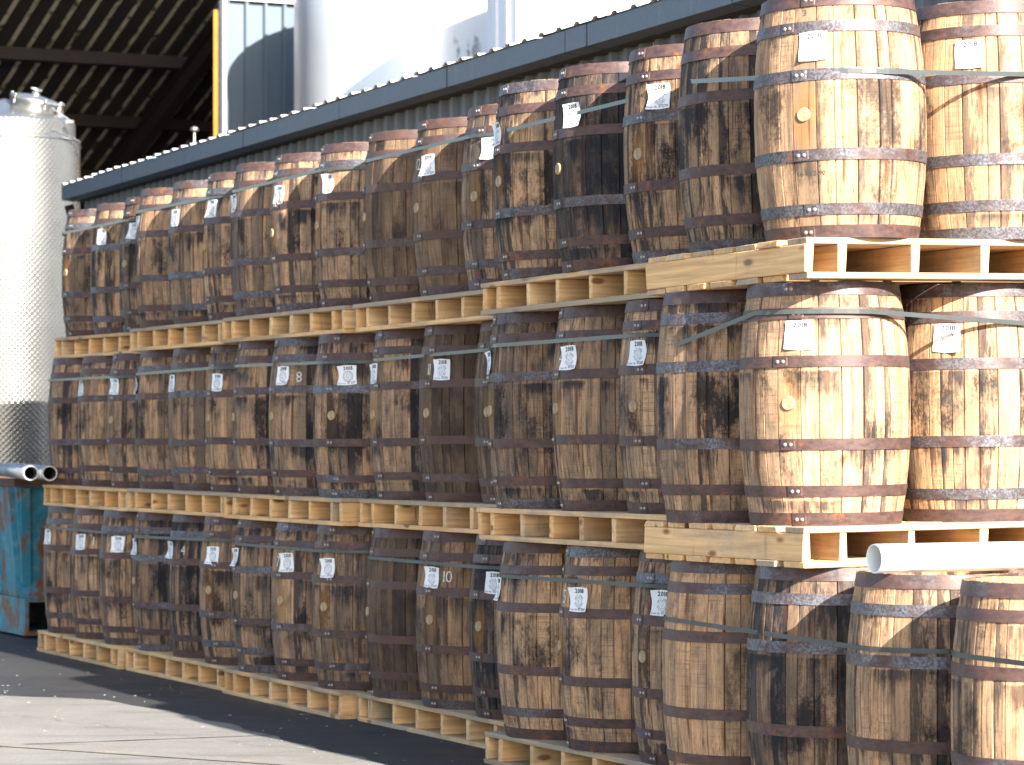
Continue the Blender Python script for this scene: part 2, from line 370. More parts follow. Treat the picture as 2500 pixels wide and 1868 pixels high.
def mat_line():
    t = NT('worn_yellow_line'); o = t.obj()
    n = t.noise(o, 7.0, 8, 0.75)
    c = t.mix(t.ramp(n, [(0.53, 0.0), (0.63, 1.0)]), (0.17, 0.16, 0.145), (0.30, 0.215, 0.10))
    return t.out(c, 0.9)
LINE = mat_line()

# ------------------------------------------------------------------ mesh helpers
def mesh(name, v, f, mats, smooth=False, fm=None):
    m = bpy.data.meshes.new(name)
    m.from_pydata([tuple(p) for p in v], [], f)
    for x in (mats if isinstance(mats, (list, tuple)) else [mats]): m.materials.append(x)
    if fm: m.polygons.foreach_set('material_index', fm)
    if smooth: m.polygons.foreach_set('use_smooth', [True] * len(m.polygons))
    m.update()
    return m

def add(name, me, parent=None, color=None, mtx=None):
    o = bpy.data.objects.new(name, me)
    COL.objects.link(o)
    if parent: o.parent = parent
    if mtx is not None: o.matrix_local = mtx
    if color: o.color = color
    return o

def thing(name, label, cat, loc=(0, 0, 0), rotz=0.0, group=None, mtx=None):
    o = bpy.data.objects.new(name, None)
    COL.objects.link(o)
    o.empty_display_size = 0.1
    if mtx is not None: o.matrix_world = mtx
    else:
        o.location = loc; o.rotation_euler = (0, 0, rotz)
    tag(o, label, cat, group)
    return o

def tag(o, label, cat, group=None):
    o['label'] = label; o['category'] = cat
    if group: o['group'] = group
    return o

class MB:
    def __init__(self): self.v = []; self.f = []; self.fm = []
    def quad(self, a, b, c, d, mi=0):
        n = len(self.v); self.v += [a, b, c, d]; self.f.append((n, n + 1, n + 2, n + 3)); self.fm.append(mi)
    def box(self, lo, hi, mi=0, bev=0.0):
        x0, y0, z0 = lo; x1, y1, z1 = hi
        n = len(self.v)
        self.v += [(x0, y0, z0), (x1, y0, z0), (x1, y1, z0), (x0, y1, z0), (x0, y0, z1), (x1, y0, z1), (x1, y1, z1), (x0, y1, z1)]
        for q in ((0, 3, 2, 1), (4, 5, 6, 7), (0, 1, 5, 4), (1, 2, 6, 5), (2, 3, 7, 6), (3, 0, 4, 7)):
            self.f.append(tuple(n + i for i in q)); self.fm.append(mi)
    def hexa(self, bot, top, mi=0):
        n = len(self.v); self.v += list(bot) + list(top)
        for q in ((0, 3, 2, 1), (4, 5, 6, 7), (0, 1, 5, 4), (1, 2, 6, 5), (2, 3, 7, 6), (3, 0, 4, 7)):
            self.f.append(tuple(n + i for i in q)); self.fm.append(mi)
    def lathe(self, pts, seg=32, a0=0.0, a1=2 * pi, mi=0, c=(0, 0)):
        n = len(self.v); full = abs(a1 - a0 - 2 * pi) < 1e-6
        cols = seg if full else seg + 1
        for i in range(cols):
            a = a0 + (a1 - a0) * i / seg
            for (r, z) in pts: self.v.append((c[0] + r * cos(a), c[1] + r * sin(a), z))
        k = len(pts)
        for i in range(seg):
            j = (i + 1) % cols
            for q in range(k - 1):
                self.f.append((n + i * k + q, n + j * k + q, n + j * k + q + 1, n + i * k + q + 1)); self.fm.append(mi)
    def tube(self, path, r, seg=10, cap=True, mi=0):
        n = len(self.v); P = [Vector(p) for p in path]; m = len(P)
        for i, p in enumerate(P):
            d = (P[min(i + 1, m - 1)] - P[max(i - 1, 0)]).normalized()
            up = Vector((0, 0, 1)) if abs(d.z) < 0.9 else Vector((1, 0, 0))
            a = d.cross(up).normalized(); b = d.cross(a)
            for k in range(seg):
                t = 2 * pi * k / seg
                q = p + (a * cos(t) + b * sin(t)) * r
                self.v.append(tuple(q))
        for i in range(m - 1):
            for k in range(seg):
                j = (k + 1) % seg
                self.f.append((n + i * seg + k, n + i * seg + j, n + (i + 1) * seg + j, n + (i + 1) * seg + k)); self.fm.append(mi)
        if cap:
            self.f.append(tuple(n + k for k in range(seg))); self.fm.append(mi)
            self.f.append(tuple(n + (m - 1) * seg + k for k in reversed(range(seg)))); self.fm.append(mi)
    def mesh(self, name, mats, smooth=False): return mesh(name, self.v, self.f, mats, smooth, self.fm)

def bevelled(mb, name, mat, w):
    me = mb.mesh(name, mat)
    bm = bmesh.new(); bm.from_mesh(me)
    bmesh.ops.bevel(bm, geom=list(bm.edges), offset=w, segments=1, affect='EDGES')
    bmesh.ops.recalc_face_normals(bm, faces=bm.faces)
    bm.to_mesh(me); bm.free(); me.update()
    return me

def structure(o): o['kind'] = 'structure'; return o

# ------------------------------------------------------------------ ground
def sheet(name, poly, z, mat):
    o = add(name, mesh(name, [(x, y, z) for x, y in poly], [tuple(range(len(poly)))], mat))
    return structure(o)
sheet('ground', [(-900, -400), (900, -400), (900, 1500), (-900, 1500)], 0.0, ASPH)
key = [(-9.0, 18.6), (-4.2, 17.75), (-2.98, 17.38), (-2.35, 17.1), (-1.85, 16.4), (-1.2, 15.0), (-0.35, 13.2), (0.55, 11.2), (1.6, 8.6), (3.0, 6.0)]  # edge bent to lie just inside the row's shadow, darkening it with asphalt
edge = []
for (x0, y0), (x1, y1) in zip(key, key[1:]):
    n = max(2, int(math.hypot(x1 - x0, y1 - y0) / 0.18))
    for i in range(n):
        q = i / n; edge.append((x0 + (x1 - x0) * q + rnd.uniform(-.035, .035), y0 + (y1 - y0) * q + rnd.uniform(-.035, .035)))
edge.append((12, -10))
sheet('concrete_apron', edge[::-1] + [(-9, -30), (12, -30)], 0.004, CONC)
dl = Vector((1.32, -0.77, 0)).normalized(); pl = Vector((-dl.y, dl.x, 0))
for k, (a, b) in enumerate([(-3.0, 2.6)]):
    P = Vector((-2.5, 14.56, 0))
    pts = [P + dl * a + pl * 0.06, P + dl * a - pl * 0.06, P + dl * b - pl * 0.06, P + dl * b + pl * 0.06]
    sheet('yellow_line', [(p.x, p.y) for p in pts], 0.008, LINE)

JM = plain('joint_tar', (0.012, 0.012, 0.013), 0.8)
j0, j1 = Vector((-3.4, 14.2, 0)), Vector((0.3, 15.6, 0)); jn = Vector((-(j1 - j0).y, (j1 - j0).x, 0)).normalized()
jp = []
for sgn in (1, -1):
    side = [j0.lerp(j1, i / 30) + jn * sgn * rnd.uniform(.002, .012) for i in range(31)]
    jp += side if sgn == 1 else side[::-1]
sheet('paving_joint', [(p.x, p.y) for p in jp], 0.007, JM)
m = MB(); rc = random.Random(5)
for k in range(150):
    q = rc.uniform(-5.0, 5.5); w = -abs(rc.gauss(0.0, 0.9)) - 0.03
    if rc.random() < 0.3: w = rc.uniform(-3.0, 0.0)
    cx_, cy_ = -1.703 + 0.432 * q + 0.902 * w, 17.61 - 0.902 * q + 0.432 * w
    a = rc.uniform(0, pi); L = rc.uniform(.003, .010) * (2.2 if rc.random() < .07 else 1); W_ = rc.uniform(.002, .005); hh = rc.uniform(.001, .004)
    ca, sa_ = cos(a), sin(a)
    P = [(cx_ + x * ca - y * sa_, cy_ + x * sa_ + y * ca) for x, y in ((-L, -W_), (L, -W_ * .5), (L * .8, W_), (-L * .9, W_ * .7))]
    m.hexa([(x, y, 0.0045) for x, y in P], [(x * .999 + cx_ * .001, y, 0.0045 + hh) for x, y in P], k % 2)
ch = add('wood_chips', m.mesh('wood_chips', [plain('chip_wood', (0.26, 0.19, 0.12), 0.9), plain('chip_stone', (0.25, 0.24, 0.23), 0.9)]))
tag(ch, 'scattered splinters and grit on the yard in front of the pallets', 'debris'); ch['kind'] = 'stuff'

# ------------------------------------------------------------------ row frame (x = along the row towards the camera, y = towards the wall)
EA = R(25.6)
E2 = Vector((sin(EA), -cos(EA), 0)); B2 = Vector((cos(EA), sin(EA), 0))
ROW_O = Vector((-1.703, 17.61, 0)); ROW_A = math.atan2(E2.y, E2.x)
def row(u, v, z=0.0): return ROW_O + E2 * u + B2 * v + Vector((0, 0, z))

# ------------------------------------------------------------------ lean-to building behind the row
WA = R(23.0)
WE = Vector((sin(WA), -cos(WA), 0)); WB = Vector((cos(WA), sin(WA), 0))
bld = thing('lean_to_building', 'low slate grey clad building with galvanised eaves behind the barrel stacks', 'building', (-4.156, 27.56, 0), math.atan2(WE.y, WE.x))
ZF0, ZF1 = 3.705, 3.83
def ribbed(width, pitch, crest, slope, depth, phase=0.0):
    pts = [(0.0, 0.0)]; x = phase
    while x + crest + 2 * slope < width + 1e-6:
        if x > pts[-1][0] + 1e-6: pts.append((x, 0.0))
        pts += [(x + slope, depth), (x + slope + crest, depth), (x + 2 * slope + crest, 0.0)]
        x += pitch
    if pts[-1][0] < width - 1e-6: pts.append((width, 0.0))
    return pts
def clad_mesh(name, width, pitch, crest, slope, depth, z0, z1, mat, phase=0.0, z1f=None):
    p = ribbed(width, pitch, crest, slope, depth, phase)
    v = []; f = []
    for x, d in p: v += [(x, -d, z0), (x, -d, z1 if z1f is None else z1f(x))]
    for i in range(len(p) - 1): f.append((2 * i, 2 * i + 2, 2 * i + 3, 2 * i + 1))
    return mesh(name, v, f, mat)
cm = clad_mesh('cladding_panel', 1.0, 0.2, 0.045, 0.022, 0.032, 0.0, 3.80, CLAD, 0.06)
for i in range(24):
    add('cladding_panel', cm, bld, None, Matrix.Translation((0.12 + i * 1.003, 0.20, 0)))
m = MB(); m.box((0.06, 0.20, 0), (0.118, 4.4, 3.75)); add('end_wall', m.mesh('end_wall', CLAD), bld)
# fascia sections with small overlaps and fixing screws
joints = [0.0, 0.55, 2.05, 3.95, 5.45, 7.6, 9.6, 11.42, 11.72, 13.5, 15.6, 17.6, 19.6, 21.6, 24.0]
screw = MB(); screw.lathe([(0.0, -0.005), (0.007, -0.004), (0.009, 0.0)], 8)
screw = screw.mesh('screw_head', RIVET, True)
rotf = Matrix.Rotation(R(90), 4, 'X')
for i in range(len(joints) - 1):
    a, b = joints[i], joints[i + 1] - 0.014
    pr = 0.0025 * (i % 2)
    m = MB()
    y0 = -pr; pts = [(0.10, ZF1 + 0.004), (y0, ZF1), (y0, ZF0), (0.115, ZF0 - 0.012), (0.115, ZF0 + 0.006), (y0 + 0.012, ZF0 + 0.012), (y0 + 0.012, ZF1 - 0.012), (0.10, ZF1 - 0.01)]
    n = len(pts)
    for x in (a, b):
        for (y, z) in pts: m.v.append((x, y, z))
    for k in range(n):
        j = (k + 1) % n
        m.f.append((k, j, n + j, n + k)); m.fm.append(0)
    m.f.append(tuple(range(n))[::-1]); m.fm.append(0); m.f.append(tuple(range(n, 2 * n))); m.fm.append(0)
    fo = add('fascia_section', m.mesh('fascia_section', GALV), bld)
    for xs in (a + 0.035, b - 0.035):
        for zz in (ZF0 + 0.03, ZF1 - 0.03):
            if rnd.random() < 0.75:
                add('screw', screw, fo, None, Matrix.Translation((xs, y0 - 0.001, zz)) @ rotf)
m = MB(); m.box((0.1, 0.118, ZF0 - 0.02), (24, 0.199, ZF0 + 0.02)); add('eaves_batten', m.mesh('eaves_batten', FOAM), bld)
# roof sheets: ribs show above the fascia
def roof_sheet(width):
    p = ribbed(width, 0.25, 0.05, 0.02, 0.018, 0.04)
    v = []; f = []
    for x, d in p:
        v += [(x, -0.012, ZF1 + 0.006 + d), (x, 4.4, ZF1 + 0.006 + d + 0.25), (x, -0.012, ZF1 + 0.004)]
    for i in range(len(p) - 1):
        f.append((3 * i, 3 * i + 3, 3 * i + 4, 3 * i + 1))
    return mesh('roof_sheet', v, f, ROOFS)
def closer(width):
    m = MB(); x = 0.04
    while x < width - 0.05:
        m.hexa([(x + .002, 0.02, ZF1 + .004), (x + .088, 0.02, ZF1 + .004), (x + .088, .05, ZF1 + .004), (x + .002, .05, ZF1 + .004)],
               [(x + .021, 0.02, ZF1 + .0245), (x + .069, 0.02, ZF1 + .0245), (x + .069, .05, ZF1 + .0245), (x + .021, .05, ZF1 + .0245)])
        x += 0.25
    return m.mesh('rib_filler', FOAM)
rs = roof_sheet(1.0); cl = closer(1.0)
for i in range(24):
    r_ = add('roof_sheet', rs, bld, None, Matrix.Translation((i * 1.001, 0, 0.004 * (i % 2))))
    add('rib_filler', cl, r_)
# downpipe at the far corner
m = MB(); m.tube([(0.03, 0.1, 0.0), (0.03, 0.1, 3.52), (0.03, 0.06, 3.66)], 0.045, 12)
add('downpipe', m.mesh('downpipe', FOAM, True), bld)

# ------------------------------------------------------------------ white tank, blue-grey screen, white building, shed
TC = (-0.98, 35.4); TR = 1.6
wt = thing('white_storage_tank', 'big white cylindrical tank with black algae streak above the grey roof', 'tank', (TC[0], TC[1], 0), 0)
m = MB(); m.lathe([(TR, 0.0), (TR, 2.6), (TR, 5.2), (TR, 7.12)], 96)
add('shell', m.mesh('shell', TANKW, True), wt)
m = MB(); m.lathe([(TR, 7.12), (TR * 0.97, 7.16), (TR * 0.7, 7.24), (TR * 0.35, 7.29), (0.0, 7.3)], 96)
add('dome_top', m.mesh('dome_top', TANKW, True), wt)
m = MB(); m.lathe([(TR + .001, 7.05), (TR + .02, 7.06), (TR + .02, 7.12), (TR + .001, 7.13)], 96)
add('top_ring', m.mesh('top_ring', TANKW, True), wt)

pn = thing('cladding_screen', 'tall blue grey ribbed metal wall between yellow post and white tank', 'wall', (-3.56, 36.75, 0), EA)
ZP = 6.93
pm = clad_mesh('cladding_panel', 1.0, 0.25, 0.03, 0.02, 0.05, 0, ZP, CLADP, 0.0)
for i in range(3): add('cladding_panel', pm, pn, None, Matrix.Translation((0.02 + i * 1.003, 0, 0)))
m = MB(); m.box((0.0, -0.075, ZP - 0.02), (3.03, 0.06, ZP + 0.05)); add('top_trim', m.mesh('top_trim', WCLAD), pn)
m = MB(); m.box((-0.025, -0.08, 0), (0.018, 0.06, ZP - 0.022)); add('corner_trim', m.mesh('corner_trim', WCLAD), pn)

KX, KY = 0.06, 30.2
wb = thing('white_clad_building', 'white ribbed metal building with added unseen verge above the grey roof', 'building', (KX, KY, 0), EA)
SL = 0.35; ZK = 7.28  # unseen verge slope and height, shaped for its shadow on the white tank
wm0 = None
for i in range(5):
    w_ = clad_mesh('cladding_panel', 1.012, 0.5, 0.10, 0.05, 0.06, 0, 0, WCLAD, 0.2, lambda x, i=i: ZK + SL * (x + i * 1.003))
    add('cladding_panel', w_, wb, None, Matrix.Translation((0.02 + i * 1.003, 0, 0)))
m = MB(); m.box((-0.06, -0.09, 0), (0.10, -0.062, ZK)); add('corner_flashing', m.mesh('corner_flashing', WCLAD), wb)
m = MB(); m.quad((-0.06, -0.061, 0), (-0.06, 0.62, 0), (-0.06, 0.62, ZK), (-0.06, -0.061, ZK))
for q in (0.08, 0.34): m.box((-0.085, q, 0), (-0.061, q + 0.1, ZK))
add('side_wall', m.mesh('side_wall', WCLAD), wb)
m = MB(); m.hexa([(-0.1, -0.12, ZK + .01), (5.1, -0.12, ZK + 5.1 * SL), (5.1, 0.66, ZK + 5.1 * SL), (-0.1, 0.66, ZK + .01)], [(-0.1, -0.12, ZK + .12), (5.1, -0.12, ZK + .12 + 5.1 * SL), (5.1, 0.66, ZK + .12 + 5.1 * SL), (-0.1, 0.66, ZK + .12)])
add('roof', m.mesh('roof', WCLAD), wb)

sh = thing('open_shed', 'dark open shed with corrugated roof and red brown steel beams', 'shed', (-5.18, 38.6, 0), EA)
SM = 0.33; SZ = 6.52
def sz(y): return SZ - SM * y
YA, YB = -2.2, 9.0
def shed_sheet():
    m = MB(); p = 0.255
    for k in range(4):
        x = k * p
        prof_ = [(x, 0.0), (x + 0.150, 0.0), (x + 0.164, 0.045), (x + 0.24, 0.045), (x + 0.2555, 0.0)]
        for i in range(4):
            (xa, da), (xb, db) = prof_[i], prof_[i + 1]
            m.quad((xa, YA, sz(YA) + da), (xb, YA, sz(YA) + db), (xb, YB, sz(YB) + db), (xa, YB, sz(YB) + da), 1 if i in (1, 2) else 0)
    return m.mesh('roof_sheet', [SHEDP, SHEDR])
ssm = shed_sheet()
for i in range(-8, 5): add('roof_sheet', ssm, sh, None, Matrix.Translation((i * 1.02, 0, 0)))
for y in (0.0, 1.85, 3.6, 5.35, 7.1):
    m = MB(); m.box((-8, y - 0.05, sz(y) - 0.19), (5, y + 0.05, sz(y) - 0.02)); m.box((-8, y - 0.05, sz(y) - 0.19), (5, y + 0.12, sz(y) - 0.175))
    add('purlin', m.mesh('purlin', OXIDE), sh)
for x in (-5.2, 1.0):
    m = MB()
    for (xa, xb, da, db) in ((x - .08, x + .08, -.50, -.485), (x - .08, x + .08, -.21, -.195), (x - .008, x + .008, -.485, -.21)):
        m.hexa([(xa, YA, sz(YA) + da), (xb, YA, sz(YA) + da), (xb, YB, sz(YB) + da), (xa, YB, sz(YB) + da)], [(xa, YA, sz(YA) + db), (xb, YA, sz(YA) + db), (xb, YB, sz(YB) + db), (xa, YB, sz(YB) + db)])
    add('rafter', m.mesh('rafter', OXIDE), sh)
m = MB(); m.box((-8, YB + 0.02, 0), (5, YB + 0.1, sz(YB) + 0.1)); add('back_wall', m.mesh('back_wall', SHEDP), sh)
for x in (-8.1, 5.02):
    m = MB(); m.hexa([(x, YA, 0), (x + .08, YA, 0), (x + .08, YB, 0), (x, YB, 0)], [(x, YA, sz(YA)), (x + .08, YA, sz(YA)), (x + .08, YB, sz(YB)), (x, YB, sz(YB))])
    add('side_wall', m.mesh('side_wall', SHEDP), sh)

yp = thing('yellow_post', 'tall yellow painted steel post beside the blue grey wall', 'post', (-3.60, 36.3, 0))
m = MB(); m.box((-0.028, -0.028, 0.02), (0.028, 0.028, 6.72)); add('shaft', bevelled(m, 'shaft', YEL, 0.006), yp)
m = MB(); m.box((-0.1, -0.1, 0), (0.1, 0.1, 0.02)); add('base_plate', m.mesh('base_plate', YEL), yp)

# small yellow-capped vent pipe seen over the roof edge
vp = thing('vent_pipe', 'thin grey pipe with yellow cowl just above the roof edge', 'pipe', (-3.68, 34.6, 0))
m = MB(); m.tube([(0, 0, 0), (0, 0, 4.72)], 0.02, 8); add('pipe', m.mesh('pipe', SCAF, True), vp)
m = MB(); m.lathe([(0.0, 5.13), (0.045, 5.11), (0.055, 5.08), (0.02, 5.06)], 12); add('cap', m.mesh('cap', SMOOTH, True), vp)
m = MB(); m.lathe([(0.0, 5.07), (0.013, 5.06), (0.013, 4.72), (0.0, 4.70)], 8); add('rod', m.mesh('rod', SMOOTH, True), vp)
m = MB(); m.lathe([(0.03, 4.72), (0.09, 4.69), (0.19, 4.62), (0.22, 4.56), (0.20, 4.52), (0.03, 4.50)], 20); add('cowl', m.mesh('cowl', YEL, True), vp)

# ------------------------------------------------------------------ stainless tank at the left
stx, sty, SR = -5.42, 31.9, 0.80
stt = thing('stainless_tank', 'dimpled stainless steel tank with manway lid at the left edge', 'tank', (stx, sty, 0))
def uvcyl(name, r, z0, z1, mat, seg=96):
    v = []; f = []
    for i in range(seg + 1):
        a = 2 * pi * i / seg
        v += [(r * cos(a), r * sin(a), z0), (r * cos(a), r * sin(a), z1)]
    for i in range(seg): f.append((2 * i, 2 * i + 2, 2 * i + 3, 2 * i + 1))
    me = mesh(name, v, f, mat, True)
    u = me.uv_layers.new(name='UVMap')
    for p in me.polygons:
        for li in p.loop_indices:
            vi = me.loops[li].vertex_index
            u.data[li].uv = (2 * pi * r * (vi // 2) / seg, v[vi][2])
    return me
add('jacket', uvcyl('jacket', SR, 0.35, 4.66, STEEL), stt)
add('upper_jacket', uvcyl('upper_jacket', SR - 0.05, 4.70, 4.86, STEEL), stt)
m = MB(); m.lathe([(SR - .05, 4.86), (SR - .07, 4.885), (SR * .8, 4.93), (SR * .45, 5.04), (0, 5.14)], 96); add('cone_top', m.mesh('cone_top', SMOOTH, True), stt)
m = MB(); m.lathe([(SR - .02, 4.655), (SR + .006, 4.662), (SR + .002, 4.69), (SR - .055, 4.705)], 96); add('band', m.mesh('band', SMOOTH, True), stt)
for k in range(4):
    a = k * pi / 2 + 0.6
    m = MB(); m.tube([(0.7 * cos(a), 0.7 * sin(a), 0.0), (0.7 * cos(a), 0.7 * sin(a), 0.36)], 0.05, 12); add('leg', m.mesh('leg', SMOOTH, True), stt)
mw = Matrix.Translation((0.35, -0.22, 5.07)) @ Euler((R(7), R(13), 0)).to_matrix().to_4x4()
m = MB(); m.lathe([(0.23, -0.14), (0.23, 0.0), (0.262, 0.004), (0.262, 0.022)], 40); neck = add('manway_neck', m.mesh('manway_neck', SMOOTH, True), stt, None, mw)
m = MB(); m.lathe([(0.268, 0.026), (0.268, 0.042), (0.22, 0.06), (0.1, 0.08), (0, 0.085)], 40); lid = add('manway_lid', m.mesh('manway_lid', SMOOTH, True), stt, None, mw)
m = MB(); m.lathe([(0.05, 0.07), (0.035, 0.12), (0.016, 0.125), (0.016, 0.155), (0.0, 0.16)], 14); m.tube([(-0.06, 0, 0.145), (0.06, 0, 0.145)], 0.012, 8); add('handle', m.mesh('handle', SMOOTH, True), lid)
for k in range(5):
    a = k * 2 * pi / 5 + 0.3
    m = MB(); m.tube([(0.282 * cos(a), 0.282 * sin(a), -0.04), (0.282 * cos(a), 0.282 * sin(a), 0.06)], 0.009, 8); m.box((0.28 * cos(a) - .016, 0.28 * sin(a) - .016, 0.05), (0.28 * cos(a) + .016, 0.28 * sin(a) + .016, 0.066))
    add('clamp', m.mesh('clamp', SMOOTH, True), lid)
m = MB(); m.lathe([(0.045, -0.06), (0.045, 0.06), (0.06, 0.065), (0.06, 0.09), (0, 0.09)], 18, c=(0.60, -0.10)); add('nozzle', m.mesh('nozzle', SMOOTH, True), stt, None, Matrix.Translation((0, 0, 4.98)))
m = MB(); m.tube([(0.56, -0.36, 5.00), (0.76, -0.40, 4.86)], 0.010, 8); m.box((0.72, -0.45, 4.83), (0.80, -0.37, 4.86)); add('hinge_arm', m.mesh('hinge_arm', SMOOTH), stt)
m = MB(); m.tube([(0.58, -0.60, 4.74), (0.70, -0.50, 4.71), (0.82, -0.26, 4.66), (0.845, -0.22, 4.59), (0.81, -0.22, 4.55)], 0.011, 8); add('lifting_hook', m.mesh('lifting_hook', SMOOTH, True), stt)

# ------------------------------------------------------------------ turquoise skip with two tubes lying on it
sk = thing('waste_skip', 'rusty turquoise metal skip in the shade beside the far pallets', 'skip', (-3.73, 22.5, 0), EA)
SX, SY = 1.35, 1.9
m = MB(); m.hexa([(0.07, 0.07, 0.30), (SX - .07, .07, .30), (SX - .07, SY - .07, .30), (.07, SY - .07, .30)], [(0, 0, 1.14), (SX, 0, 1.14), (SX, SY, 1.14), (0, SY, 1.14)])
add('body', m.mesh('body', SKIP), sk)
m = MB(); m.box((-0.03, -0.03, 1.142), (SX + .03, 0.05, 1.20)); m.box((-0.03, SY - .05, 1.142), (SX + .03, SY + .03, 1.20)); m.box((-0.03, .051, 1.142), (.05, SY - .051, 1.20)); m.box((SX - .05, .051, 1.142), (SX + .03, SY - .051, 1.20))
add('rim', m.mesh('rim', RUSTY), sk)
for y in (0.10, 0.62, 1.2, 1.74):
    m = MB(); m.hexa([(0.035, y, .31), (.069, y, .31), (.069, y + .07, .31), (.035, y + .07, .31)], [(-.04, y, 1.13), (.0, y, 1.13), (.0, y + .07, 1.13), (-.04, y + .07, 1.13)]); add('rib', m.mesh('rib', SKIP), sk)
for x in (0.0, 0.62, 1.2):
    m = MB(); m.hexa([(x + .05, .03, .31), (x + .12, .03, .31), (x + .12, .069, .31), (x + .05, .069, .31)], [(x + .02, -.04, 1.13), (x + .09, -.04, 1.13), (x + .09, 0, 1.13), (x + .02, 0, 1.13)]); add('rib', m.mesh('rib', SKIP), sk)
for x in (0.04, 0.86):
    m = MB(); m.box((x, -0.08, 0.02), (x + 0.36, SY + .05, 0.05)); m.box((x, -0.08, .27), (x + .36, SY + .05, .298)); m.box((x, -0.079, .051), (x + .03, SY + .05, .269)); m.box((x + .33, -0.079, .051), (x + .36, SY + .05, .269))
    add('fork_pocket', m.mesh('fork_pocket', SKIP), sk)
m = MB(); m.quad((0.0, -0.075, 0.30), (0.75, -0.075, .30), (0.75, 0.06, .42), (0, .06, .42)); add('front_gusset', m.mesh('front_gusset', SKIP), sk)

def hollow_tube(name, p, q, r, wall, mat, label, cat):
    p, q = Vector(p), Vector(q); L = (q - p).length
    m = MB(); m.lathe([(r - wall, 0.0), (r, 0.0), (r, L), (r - wall, L), (r - wall, 0.0)], 28)
    o = add(name, m.mesh(name, mat, False))
    for pl_ in o.data.polygons: pl_.use_smooth = abs(pl_.normal.z) < 0.5
    o.location = p; o.rotation_euler = (q - p).to_track_quat('Z', 'Y').to_euler()
    return tag(o, label, cat)
tdir = (-E2 + B2 * 0.2).normalized()
for (u_, v_, tl_) in ((-3.60, -0.105, 'dull steel tube on the skip, the left one of the pair'), (-3.38, -0.035, 'dull steel tube on the skip, the right one nearest the barrels')):
    p_ = row(u_, v_, 1.262)
    hollow_tube('steel_tube', p_, p_ + tdir * 3.0, 0.052, 0.007, SCAF, tl_, 'tube')

# ------------------------------------------------------------------ barrels
NPAT = 4
def stave_set(k):
    r = random.Random(100 + k); n = 30
    w = [r.uniform(0.55, 1.5) for _ in range(n)]; s = sum(w)
    a = -w[0] / s * pi; out = []                 # first stave is centred on the bung line
    w[0] = 1.35; s = sum(w); a = -w[0] / s * pi
    NZ = 9
    for i in range(n):
        a0, a1 = a, a + w[i] / s * 2 * pi; a = a1
        off = r.uniform(-0.0012, 0.0012); ends = r.uniform(-0.0015, 0.0015)
        v = []; f = []; g = 0.0030 / RB
        rows = [('in', H - 0.035)] + [('in', H + ends)] + [('o', H * (1 - q / (NZ - 1)) + (ends if q == 0 else 0)) for q in range(NZ)]
        for kind, z in rows:
            rr = prof(min(max(z, 0), H)) + off
            if kind == 'in': rs_ = [rr - 0.027] * 5
            else: rs_ = [rr - 0.0065, rr, rr, rr, rr - 0.0065]
            for q, ang in zip(rs_, (a0, a0 + g, (a0 + a1) / 2, a1 - g, a1)):
                v.append((q * cos(ang), q * sin(ang), z))
        for j in range(len(rows) - 1):
            for q in range(4):
                f.append((j * 5 + q, (j + 1) * 5 + q, (j + 1) * 5 + q + 1, j * 5 + q + 1))
        me = mesh('stave', v, f, OAK, True)
        ul = me.uv_layers.new(name='UVMap')
        for lp in me.loops: ul.data[lp.index].uv = ((0.0, 0.04, 0.5, 0.96, 1.0)[lp.vertex_index % 5], v[lp.vertex_index][2])
        at = me.attributes.new('sharp_edge', 'BOOLEAN', 'EDGE')
        for e in me.edges:
            x, y = e.vertices
            if (x % 5 == y % 5 and x % 5 in (1, 3)) or (x // 5 == y // 5 and x // 5 in (1, 2)): at.data[e.index].value = True
        out.append(me)
    return out
STAVES = [stave_set(k) for k in range(NPAT)]

def hoop_mesh(z0, z1, lap, rivets):
    m = MB(); t = 0.0032
    r0, r1 = prof(z0), prof(z1)
    m.lathe([(r0 - .002, z0), (r0 + t, z0), (r1 + t, z1), (r1 - .002, z1)], 48)
    # lapped end with rounded corners
    A = 0.21; n = len(m.v); N = 8
    for i in range(N + 1):
        q = i / N; c = 0.006 * (1 - min(1, (1 - q) * 6)) if q > 0.8 else 0.0
        ang = lap - A * 0.55 + A * q; lift = min(1.0, q * 3.0)
        for (z, dr) in ((z0 + .0008 + c, 0.0), (z0 + .0009 + c, .0024 * lift), (z1 - .0009 - c, .0024 * lift), (z1 - .0008 - c, 0.0)):
            rr = prof(z) + t + dr
            m.v.append((rr * cos(ang), rr * sin(ang), z))
    for i in range(N):
        for q in range(3): m.f.append((n + i * 4 + q, n + (i + 1) * 4 + q, n + (i + 1) * 4 + q + 1, n + i * 4 + q + 1)); m.fm.append(0)
    m.f.append((n, n + 1, n + 2, n + 3)); m.fm.append(0)
    e0 = n + N * 4; m.f.append((e0 + 3, e0 + 2, e0 + 1, e0)); m.fm.append(0)
    if rivets:
        for s in (-1, 1): rivet_into(m, z0, z1, lap + s * 0.036)
    me = m.mesh('hoop', [HOOP, RIVET])
    me.polygons.foreach_set('use_smooth', [abs(p.normal.z) < 0.6 for p in me.polygons])
    at = me.attributes.new('sharp_edge', 'BOOLEAN', 'EDGE')
    for e in me.edges:
        x, y = e.vertices
        if (x < 192 or x < 192 + 36) and x % 4 == y % 4 and x % 4 in (1, 2): at.data[e.index].value = True
    return me
def rivet_frame(z0, z1, ang):
    z = (z0 + z1) / 2; r = prof(z) + 0.0058
    nrm = Vector((cos(ang), sin(ang), 0))
    return Matrix.Translation((r * cos(ang), r * sin(ang), z)) @ nrm.to_track_quat('Z', 'X').to_matrix().to_4x4()
RIV = [(0.0075, 0.0), (0.0068, 0.0018), (0.004, 0.003), (0.0, 0.0034)]
